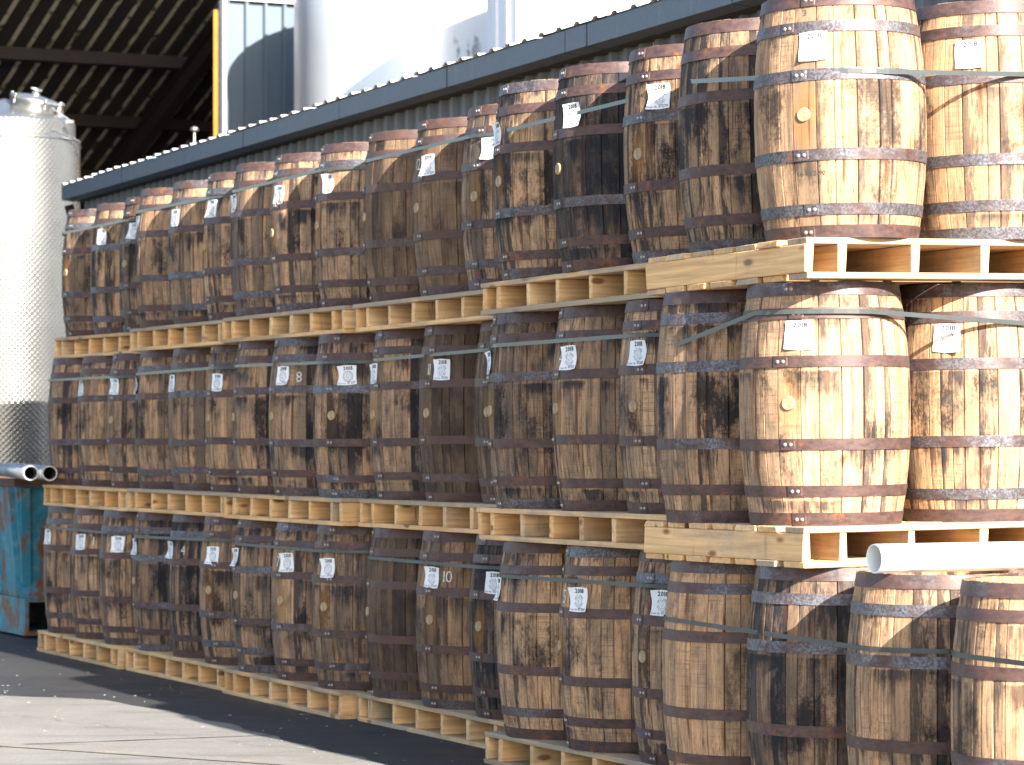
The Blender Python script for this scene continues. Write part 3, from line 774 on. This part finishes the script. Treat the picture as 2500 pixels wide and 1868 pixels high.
def rivet_into(m, z0, z1, ang):
    M = rivet_frame(z0, z1, ang); k = MB(); k.lathe(RIV, 8); n = len(m.v)
    m.v += [tuple(M @ Vector(p)) for p in k.v]; m.f += [tuple(n + i for i in q) for q in k.f]; m.fm += [1] * len(k.f)
_rv = MB(); _rv.lathe(RIV, 10); RIVM = _rv.mesh('rivet', RIVET, True)
HOOPSETS = []
for k in range(NPAT):
    r = random.Random(50 + k); laps = [r.gauss(0.0, 0.09) + (0.05 if i < 2 else 0) for i in range(6)]
    hz = [(a + (dj := (r.uniform(-.013, .013) if 0 < i < 5 else 0)), b + dj) for i, (a, b) in enumerate(HOOPS)]
    HOOPSETS.append((laps, hz, [hoop_mesh(a, b, l, False) for (a, b), l in zip(hz, laps)], [hoop_mesh(a, b, l, True) for (a, b), l in zip(hz, laps)]))
_m = MB(); _m.lathe([(0.0, H - .03), (0.10, H - .03), (RH - .026, H - .03)], 40); HEADMESH = _m.mesh('head', HEADM)
_m = MB(); _m.lathe([(0.026, -0.004), (0.026, 0.003), (0.0235, 0.006), (0.0, 0.0065)], 20); BUNGM = _m.mesh('bung', BUNG)
for p in BUNGM.polygons: p.use_smooth = False
BUNGX = Matrix.Translation((RB + 0.0005, 0, 0.445)) @ Matrix.Rotation(R(90), 4, 'Y')

# --- lettering: glyphs of the built-in font, laid on a barrel's curved face
GL = {}
def glyph(ch, fat):
    if (ch, fat) in GL: return GL[(ch, fat)]
    cu = bpy.data.curves.new('glyph', 'FONT'); cu.body = ch; cu.resolution_u = 2; cu.offset = fat
    ob = bpy.data.objects.new('glyph', cu); me = ob.to_mesh()
    v = [(p.co.x, p.co.y) for p in me.vertices]; f = [tuple(p.vertices) for p in me.polygons]
    ob.to_mesh_clear(); bpy.data.objects.remove(ob); bpy.data.curves.remove(cu)
    w = max([p[0] for p in v], default=0.25); lo = min([p[0] for p in v], default=0)
    GL[(ch, fat)] = (v, f, lo, w); return GL[(ch, fat)]
def text2d(s, size, cx_, y, fat=0.0, sx=1.0):
    V = []; F = []; x = 0
    for ch in s:
        if ch == ' ': x += 0.3; continue
        v, f, lo, w = glyph(ch, fat); n = len(V)
        V += [((p[0] - lo + x) * size * sx, p[1] * size) for p in v]; F += [tuple(n + i for i in q) for q in f]
        x += w - lo + 0.09
    wd = (x - 0.09) * size * sx
    return [(p[0] - wd / 2 + cx_, p[1] + y) for p in V], F
def ring2d(s, size, r, a0, a1, cx_, cy_, flip=False):
    V = []; F = []
    for i, ch in enumerate(s):
        if ch == ' ': continue
        a = a0 + (a1 - a0) * i / (len(s) - 1); v, f, lo, w = glyph(ch, 0.01); n = len(V)
        rot = a - pi / 2 if not flip else a + pi / 2
        for p in v:
            x, y = (p[0] - (lo + w) / 2) * size, (p[1] - 0.35) * size
            V.append((cx_ + r * cos(a) + x * cos(rot) - y * sin(rot), cy_ + r * sin(a) + x * sin(rot) + y * cos(rot)))
        F += [tuple(n + k for k in q) for q in f]
    return V, F
def circle2d(r, w, cx_, cy_, seg=28, sq=1.0):
    V = []; F = []
    for i in range(seg):
        a = 2 * pi * i / seg; V += [(cx_ + r * cos(a) * sq, cy_ + r * sin(a)), (cx_ + (r - w) * cos(a) * sq, cy_ + (r - w) * sin(a))]
    for i in range(seg):
        j = (i + 1) % seg; F.append((2 * i, 2 * j, 2 * j + 1, 2 * i + 1))
    return V, F
def wrap(parts, th0, z0, offf, name, mat):
    V = []; F = []
    for v, f in parts:
        n = len(V)
        for a, b in v:
            z = z0 + b; r = prof(z); th = th0 + a / r; rr = r + offf(a, b)
            V.append((rr * cos(th), rr * sin(th), z))
        F += [tuple(n + i for i in q) for q in f]
    return mesh(name, V, F, mat)

def cask_label(root, th, z0, number, rr, full, col):
    W, Hh = 0.104, 0.104
    cor = {(sx, sy): max(0.0, rr.uniform(-0.006, 0.022)) for sx in (-1, 1) for sy in (-1, 1)}
    tilt = rr.uniform(-0.055, 0.055)
    def off(a, b):
        o_ = 0.0040
        for (sx, sy), h in cor.items():
            q = max(0.0, (sx * a / (W / 2) + sy * b / (Hh / 2)) / 2 - 0.35) / 0.65
            o_ += h * q * q
        return o_ + 0.0012 * sin(a * 90 + tilt * 40)
    def rot(p): return (p[0] * cos(tilt) - p[1] * sin(tilt), p[0] * sin(tilt) + p[1] * cos(tilt))
    n = 8; V = [(W * (i / n - .5), Hh * (j / n - .5)) for j in range(n + 1) for i in range(n + 1)]
    V = [(a * (1 + 0.03 * sin(b * 60 + tilt * 90)), b * (1 + 0.03 * cos(a * 50))) for a, b in V]
    F = [(j * (n + 1) + i, j * (n + 1) + i + 1, (j + 1) * (n + 1) + i + 1, (j + 1) * (n + 1) + i) for j in range(n) for i in range(n)]
    me = wrap([([rot(p) for p in V], F)], th, z0, lambda a, b: off(*rot2(a, b, -tilt)), 'paper_label', PAPER)
    me.polygons.foreach_set('use_smooth', [True] * len(me.polygons))
    lab = add('paper_label', me, root)
    parts = [text2d('2018', 0.0265, 0.004, 0.0285, 0.03, 1.05), text2d('Cask No', 0.0115, -0.028, -0.0465, 0.005), text2d(number, 0.0165, 0.0225, -0.0465, 0.014)]
    if full:
        parts += [ring2d('WEST CORK', 0.0098, 0.0255, R(155), R(25), 0.003, -0.006), ring2d('DISTILLERS', 0.0098, 0.0255, R(205), R(335), 0.003, -0.006, True),
                  circle2d(0.0185, 0.0012, 0.003, -0.006), circle2d(0.011, 0.001, 0.003, -0.003, 20, 0.8), text2d('2', 0.010, 0.003, -0.009), text2d('~', 0.013, 0.003, -0.020)]
    else:
        parts += [circle2d(0.0285, 0.0022, 0.003, -0.006), circle2d(0.021, 0.0016, 0.003, -0.006), circle2d(0.012, 0.0025, 0.003, -0.004, 16, 0.7)]
    parts = [([rot(p) for p in v], f) for v, f in parts]
    add('printing', wrap(parts, th, z0, lambda a, b: off(*rot2(a, b, -tilt)) + 0.0008, 'printing', INK), lab)
def rot2(a, b, t): return (a * cos(t) - b * sin(t), a * sin(t) + b * cos(t))

ORD = ['', 'first', 'second', 'third', 'fourth', 'fifth', 'sixth', 'seventh', 'eighth', 'ninth', 'tenth', 'eleventh', 'twelfth', 'thirteenth', 'fourteenth', 'fifteenth', 'sixteenth', 'seventeenth', 'eighteenth', 'nineteenth', 'twentieth', 'twenty-first']
TIER = {'T': 'top', 'M': 'middle', 'B': 'bottom'}
BCOUNT = [0]
def barrel(tier, M, pos, bung, lab, number, chalk, dark, old, label, near, marks=()):
    """M: 4x4 placing the barrel base (no spin); bung / lab: angle in degrees seen from the camera, 0 = facing it, + = right"""
    BCOUNT[0] += 1
    rr = random.Random(1000 + BCOUNT[0]); p = M.translation
    face = math.atan2(-p.y, -p.x)
    spin = face + R(bung if bung is not None else rr.choice([105, 140, 165]))
    root = thing('barrel', label, 'barrel', group='oak barrels in the %s tier' % TIER[tier], mtx=M @ Matrix.Rotation(spin, 4, 'Z'))
    k = BCOUNT[0] % NPAT; col = (rr.random(), dark, old, 1.0)
    for me in STAVES[k]: add('stave', me, root, col)
    laps, hz, plainh, rivh = HOOPSETS[(BCOUNT[0] // 2 + k) % NPAT]
    for i in range(6):
        h = add('hoop', (plainh if near else rivh)[i], root, col)
        if near:
            for s in (-1, 1): add('rivet', RIVM, h, None, rivet_frame(*hz[i], laps[i] + s * 0.036))
    add('head', HEADMESH, root, None, Matrix.Rotation(rr.uniform(0, 6), 4, 'Z'))
    add('bung', BUNGM, root, None, BUNGX)
    if lab is not None:
        cask_label(root, face + R(lab) - spin, (0.692 if pos in (16, 17) else 0.664) + rr.uniform(-0.010, 0.008), number, rr, near, col)
    for s, a, z, size, mat, nm in ([(chalk[0], chalk[1], 0.665, 0.085, CHALK, 'chalk_number')] if chalk else []) + list(marks):
        th = face + R(a) - spin
        add(nm, wrap([text2d(s, size, 0, -size * .35, -0.010 if mat is CHALK else 0.0)], th, z, lambda a_, b_: 0.0018, nm, mat), root)
    return root

# --- pallets
PL, PW, PT = 1.87, 1.21, 0.147
BT = 0.0225
STR_X = [0.02, 0.165, 0.472, 0.78, 1.09, 1.40, 1.705, 1.85]
def board_mesh(name, lx, ly, lz, seed):
    r = random.Random(seed)
    m = MB(); q = lambda a: r.uniform(-a, a)
    m.hexa([(-lx / 2 + q(.006), -ly / 2 + q(.003), 0), (lx / 2 + q(.006), -ly / 2 + q(.003), 0), (lx / 2 + q(.006), ly / 2 + q(.003), 0), (-lx / 2 + q(.006), ly / 2 + q(.003), 0)],
           [(-lx / 2 + q(.006), -ly / 2 + q(.003), lz), (lx / 2 + q(.006), -ly / 2 + q(.003), lz), (lx / 2 + q(.006), ly / 2 + q(.003), lz), (-lx / 2 + q(.006), ly / 2 + q(.003), lz)])
    return bevelled(m, name, PINE, 0.0025)
BOARDS = [board_mesh('deck_board', PL, w, BT, i) for i, w in enumerate((0.145, 0.14, 0.135, 0.15))]
STRS = [board_mesh('stringer', 0.038, PW - 0.012, PT - 2 * BT - 0.0012, 40 + i) for i in range(3)]
PCOUNT = [0]
def pallet(M, label, tier):
    PCOUNT[0] += 1; r = random.Random(300 + PCOUNT[0])
    root = thing('pallet', label, 'pallet', group='pine pallets of the %s tier' % TIER[tier], mtx=M)
    for x in STR_X:
        add('stringer', r.choice(STRS), root, (r.uniform(0, .45), 0.0, 0, 1), Matrix.Translation((x + (r.uniform(-.012, .012) if 0.1 < x < 1.8 else 0), PW / 2, BT + 0.0006)))
    n = 7
    for lev, z in ((0, 0.0), (1, PT - BT)):
        for i in range(n):
            y = 0.072 + (PW - 0.144) * i / (n - 1) + (r.uniform(-.008, .008) if 0 < i < n - 1 else 0)
            g = r.uniform(.25, .95) if lev else r.uniform(0, .6)
            if r.random() < .2: g = 1.1
            add('deck_board', BOARDS[(i + PCOUNT[0] + lev) % 4], root, (g, 1.0, 0, 1), Matrix.Translation((PL / 2 + r.uniform(-.014, .014), y, z)))
    return root

# --- straps
def strap(centres, zs, r, name_label, group):
    """open band pulled round the outside of a list of circle centres given anticlockwise as seen from below (camera side), heights zs"""
    C = [Vector((c[0], c[1])) for c in centres]; pts = []
    n = len(C); seg = []
    for i in range(n - 1):
        d = (C[i + 1] - C[i]).normalized(); nn = Vector((d.y, -d.x)) * r
        seg.append((C[i] + nn, C[i + 1] + nn))
    pts.append((seg[0][0].x, seg[0][0].y, zs[0]))
    for i in range(n - 1):
        a, b = seg[i]
        pts.append((b.x, b.y, zs[i + 1]))
        if i < n - 2:
            c = C[i + 1]; a0 = math.atan2(b.y - c.y, b.x - c.x); a1 = math.atan2(seg[i + 1][0].y - c.y, seg[i + 1][0].x - c.x)
            if a1 < a0: a1 += 2 * pi
            k = max(2, int((a1 - a0) / 0.15))
            for q in range(1, k + 1):
                t = a0 + (a1 - a0) * q / k; pts.append((c.x + r * cos(t), c.y + r * sin(t), zs[i + 1]))
    V = []; F = []; hw = 0.0085; th = 0.0012
    for i, p in enumerate(pts):
        p0 = Vector(pts[max(0, i - 1)][:2]); p1 = Vector(pts[min(len(pts) - 1, i + 1)][:2]); d = (p1 - p0).normalized(); o_ = Vector((d.y, -d.x))
        for s, z in ((0, -hw), (1, -hw), (1, hw), (0, hw)): V.append((p[0] + o_.x * th * s, p[1] + o_.y * th * s, p[2] + z))
    for i in range(len(pts) - 1):
        for q in range(4):
            j = (q + 1) % 4; F.append((i * 4 + q, (i + 1) * 4 + q, (i + 1) * 4 + j, i * 4 + j))
    o = add('strap', mesh('strap', V, F, STRAP))
    return tag(o, name_label, 'strap', group)

# --- lay the stacks out
UT = {'T': [-3.80, -1.93, -0.03, 1.94, 4.16], 'M': [-3.83, -1.92, -0.01, 1.97, 4.09], 'B': [-3.87, -1.93, 0.0, 1.95, 4.14]}
VT = {'T': [0.12, 0.06, 0.0, 0.03, -0.26], 'M': [0.05, 0.04, 0.0, 0.04, -0.25], 'B': [0.02, 0.03, 0.0, 0.04, -0.24]}
ZT = {'B': 0.0, 'M': 1.032, 'T': 2.064}
TILT = {('T', 0): 0.012, ('M', 0): 0.006, ('T', 1): 0.004, ('T', 3): -0.008, ('T', 4): -0.016, ('M', 4): -0.010, ('M', 3): -0.005, ('B', 4): -0.004}
LAB = {'T': [None, -52, -46, -80, -62, -58, -72, -58, -52, None, -49, -33, -72, -47, -31],
       'M': [None, -72, -60, -84, -72, -52, None, -50, -24, -71, -39, -40, -80, -50, -48],
       'B': [-68, -52, -38, -76, -74, -49, -74, -46, -46, None, -49, -39, -82, -47, -37]}
BUN = {'T': [-65, None, -62, None, None, -74, None, -72, -74, -78, -68, -52, -66, -66, -52],
       'M': [None, None, -66, None, None, -70, -80, -70, -42, -70, -60, -52, -72, -70, -52],
       'B': [None, None, None, -75, None, -54, -68, -55, -51, -78, -50, -57, None, -82, -57]}
DRK = {'T': [.45, .42, .7, .5, .48, .36, .5, .45, .5, .45, .45, .5, .55, 1.0, .48],
       'M': [.45, .42, .5, .45, .52, .45, .5, .5, .5, .5, .55, .5, .68, .5, .4],
       'B': [.45, .42, .5, .62, .66, .5, .6, .52, .6, .6, .4, .85, .3, .3, .4]}
OLD = {'T': {9: .85, 10: .8}, 'M': {10: .95, 11: .8}, 'B': {9: 1.0, 10: .6}}
NUM = {('T', 14): '07279', ('M', 8): '07237', ('M', 10): '07251', ('M', 13): '07275', ('B', 5): '07209', ('B', 8): '07226', ('B', 10): '07248', ('B', 13): '07266', ('T', 10): '07260'}
CHK = {('T', 10): ('12', -66), ('M', 10): ('11', -57), ('M', 13): ('4', -62), ('B', 10): ('10', -30), ('B', 4): ('4', -45), ('M', 7): ('8', -28), ('B', 7): ('7', -62), ('B', 1): ('1', -30), ('B', 13): ('5', -70)}
MRK = {('M', 14): [('9', -50, 0.09, 0.035, CRAYON, 'crayon_mark')], ('T', 11): [('17', -52, 0.07, 0.04, CRAYON, 'crayon_mark')], ('T', 12): [('9', -62, 0.115, 0.04, CRAYON, 'crayon_mark'), ('9', -66, 0.815, 0.04, CRAYON, 'crayon_mark')],
       ('M', 8): [('8', -40, 0.115, 0.03, CRAYON, 'crayon_mark')], ('T', 7): [('31', -66, 0.815, 0.04, CRAYON, 'crayon_mark')], ('B', 14): [('1', -50, 0.665, 0.05, CRAYON, 'crayon_mark')]}
def look(dark, old):
    if old >= .6: return 'old dark brown oak barrel'
    if dark >= .8: return 'blue-black stained oak barrel'
    if dark >= .6: return 'dark streaked oak barrel'
    if dark <= .32: return 'pale tan oak barrel'
    return 'weathered oak barrel'
used = set()
def cask_no(key):
    if key in NUM: used.add(NUM[key]); return NUM[key]
    r = random.Random(str(key))
    while True:
        s = '07%03d' % r.randint(201, 299)
        if s not in used: used.add(s); return s
BX = (0.295, 0.935, 1.575); BY = 0.285
def place(tier, k):
    u, v = UT[tier][k], VT[tier][k]
    P = row(u, v, ZT[tier])
    M = Matrix.Translation(P) @ Matrix.Rotation(ROW_A + R(((k * 37 + ord(tier)) % 5 - 2) * 0.35), 4, 'Z')
    t = TILT.get((tier, k), 0.0)
    return Matrix.Translation(P) @ Matrix.Rotation(t, 4, 'Y') @ Matrix.Translation(-P) @ M
def tiltonly(M):
    zz = M.to_3x3() @ Vector((0, 0, 1)); q = Vector((0, 0, 1)).rotation_difference(zz)
    return q.to_matrix().to_4x4()
NL = {'T': 18, 'M': 18, 'B': 19}
for tier in 'BMT':
    for k in range(5):
        M = place(tier, k)
        pallet(M, 'pine pallet under the %s tier barrels, %s from the left' % (TIER[tier], ORD[k + 1]), tier)
        cen = []
        for i in range(3):
            j = k * 3 + i; key = (tier, j); dk = min(1.0, DRK[tier][j] + 0.17); od = OLD[tier].get(j, 0.0)
            r = random.Random('%s%d' % key)
            loc = M @ Vector((BX[i] + r.uniform(-.006, .006), BY + r.uniform(-.018, .012), PT))
            bits = look(dk - 0.17, od)
            if key in CHK: bits += ' with chalked %s' % CHK[key][0]
            elif key in NUM: bits += ' labelled %s' % NUM[key]
            lb = '%s, %s from the left in the %s tier' % (bits, ORD[j + 1], TIER[tier])
            Mb = Matrix.Translation(loc) @ tiltonly(M) @ Euler((r.uniform(-.006, .006), r.uniform(-.006, .006), 0)).to_matrix().to_4x4()
            barrel(tier, Mb, j, BUN[tier][j], LAB[tier][j], cask_no(key), CHK.get(key), dk, od, lb, k >= 3, MRK.get(key, ()))
            cen.append(loc)
        rs_ = prof(0.70) + 0.0052
        lft, rgt = M @ Vector((BX[0], 0.92, PT)), M @ Vector((BX[2], 0.92, PT))
        z = cen[0].z; zz = [z + (0.675 if (tier, k) == ('T', 4) else 0.736) + rnd.uniform(-.01, .01) for _ in range(2)]
        strap([lft, cen[0], cen[2], rgt], [zz[0], zz[0], zz[1], zz[1]], rs_, 'grey strap round the %s tier barrels on the %s pallet from the left' % (TIER[tier], ORD[k + 1]), 'straps holding the barrels')

# stack at the near end of the row: the upper two pallets stand crosswise, the bottom row runs on towards the camera
CORNER = {'M': (7.455, -0.53), 'T': (7.47, -0.53)}
NT6 = {'T': '07292', 'M': '07288'}
for tier in 'MT':
    u, v = CORNER[tier]; P = row(u, v, ZT[tier] + (0.004 if tier == 'T' else 0))
    tl = {'M': -0.012, 'T': -0.020}[tier]
    M = Matrix.Translation(P) @ Matrix.Rotation(tl, 4, 'Y') @ Matrix.Rotation(EA, 4, 'Z')
    pallet(M, 'pine pallet crosswise under the %s tier corner barrels, long board side showing' % TIER[tier], tier)
    dx, dy = (0.02, -0.03) if tier == 'T' else (0.0, 0.04)
    spec = [((0.365 if tier == 'T' else 0.27, 0.885 + 0.04), None, None, 0.70 if tier == 'T' else 0.60, 'oak barrel behind the sunlit corner barrel, sixteenth from the left in the %s tier' % TIER[tier]),
            ((0.295 + dx, 0.285 + dy), -24, -17, 0.41 if tier == 'T' else 0.43, 'sunlit corner oak barrel with bung and label %s in the %s tier' % (NT6[tier], TIER[tier])),
            ((0.945 + dx, 0.285 + dy), None, None, 0.36 if tier == 'T' else 0.46, 'sunlit oak barrel right of the corner barrel in the %s tier' % TIER[tier]),
            ((1.59 + dx, 0.285 + dy), None, None, 0.3, 'sunlit oak barrel at the far right end of the %s tier' % TIER[tier])]
    cen = []
    for q, ((x, y), bu, la, dk, lb) in enumerate(spec):
        loc = M @ Vector((x, y, PT)); cen.append(loc)
        if q == 2: la = -11 if tier == 'T' else -16
        mk = [('06-11-52-90', -20, 0.235, 0.024, BRAND, 'stencilled_mark')] if (q == 1 and tier == 'T') else []
        if q == 1 and tier == 'T': mk.append(('3', -24, 0.815, 0.032, BRAND, 'stencilled_mark'))
        barrel(tier, Matrix.Translation(loc) @ tiltonly(M), 15 + q, bu, la, NT6[tier] if q == 1 else cask_no((tier, 20 + q)), None, dk, 0.0, lb, True, mk)
    rs_ = prof(0.66) + 0.0045
    zz = {'T': [.69, .66, .595, .62, .62], 'M': [.64, .67, .775, .70, .70]}[tier]
    back = M @ Vector((0.935, 0.925, PT)); fin = M @ Vector((1.575, 0.925, PT))
    strap([back, cen[0], cen[1], cen[3], fin], [c.z + q for c, q in zip([back, cen[0], cen[1], cen[3], fin], zz)], prof(0.62) + 0.0055 if tier == 'T' else prof(0.70) + 0.0055,
          'grey strap round the sunlit %s tier corner barrels' % TIER[tier], 'straps holding the barrels')
M6 = Matrix.Translation(row(6.245, -0.53, 0)) @ Matrix.Rotation(ROW_A, 4, 'Z')
pallet(M6, 'pine pallet under the bottom tier barrels below the corner stack', 'B')
M7 = Matrix.Translation(row(8.24, -0.535, 0)) @ Matrix.Rotation(ROW_A, 4, 'Z')
pallet(M7, 'pine pallet nearest the camera under the bottom tier', 'B')
cen = []
for q, (Mq, x, y, dk, od, lb) in enumerate([
        (M6, .295, .285, .28, 0, 'pale tan oak barrel, sixteenth from the left in the bottom tier'),
        (M6, .945, .285, .85, 0, 'blue-black stained oak barrel under the crosswise middle pallet corner'),
        (M6, 1.61, .30, .5, .1, 'oak barrel in the bottom tier under the end of the white pipe'),
        (M7, .295, .285, .4, .15, 'oak barrel at the right end of the bottom tier, nearest the camera'),
        (M6, .945, .93, .4, 0, 'oak barrel in the back row of the bottom tier behind the white pipe')]):
    loc = Mq @ Vector((x, y, PT)); cen.append(loc)
    barrel('B', Matrix.Translation(loc), 15 + q, None, None, '', None, dk, od, lb, True)
rs_ = prof(0.65) + 0.0045
strap([M6 @ Vector((.295, .93, 0)), cen[0], cen[2], M6 @ Vector((1.6, .93, 0))], [.80, .80, .775, .78], rs_, 'grey strap round the bottom tier barrels below the crosswise pallets', 'straps holding the barrels')
strap([M7 @ Vector((.295, .93, 0)), cen[3], M7 @ Vector((1.6, .285, 0))], [.79, .79, .78], rs_, 'dark strap on the bottom tier barrel nearest the camera', 'straps holding the barrels')

pp = row(8.02, -0.60, 0) ; pp.z = 1.036 + 0.05
pp = Vector((1.235, 10.19, 1.036 + 0.05))
hollow_tube('white_pipe', pp, pp + B2 * 3.0, 0.05, 0.004, PVC, 'white plastic pipe lying on the bottom tier barrel tops', 'pipe')
bpy.context.view_layer.update()
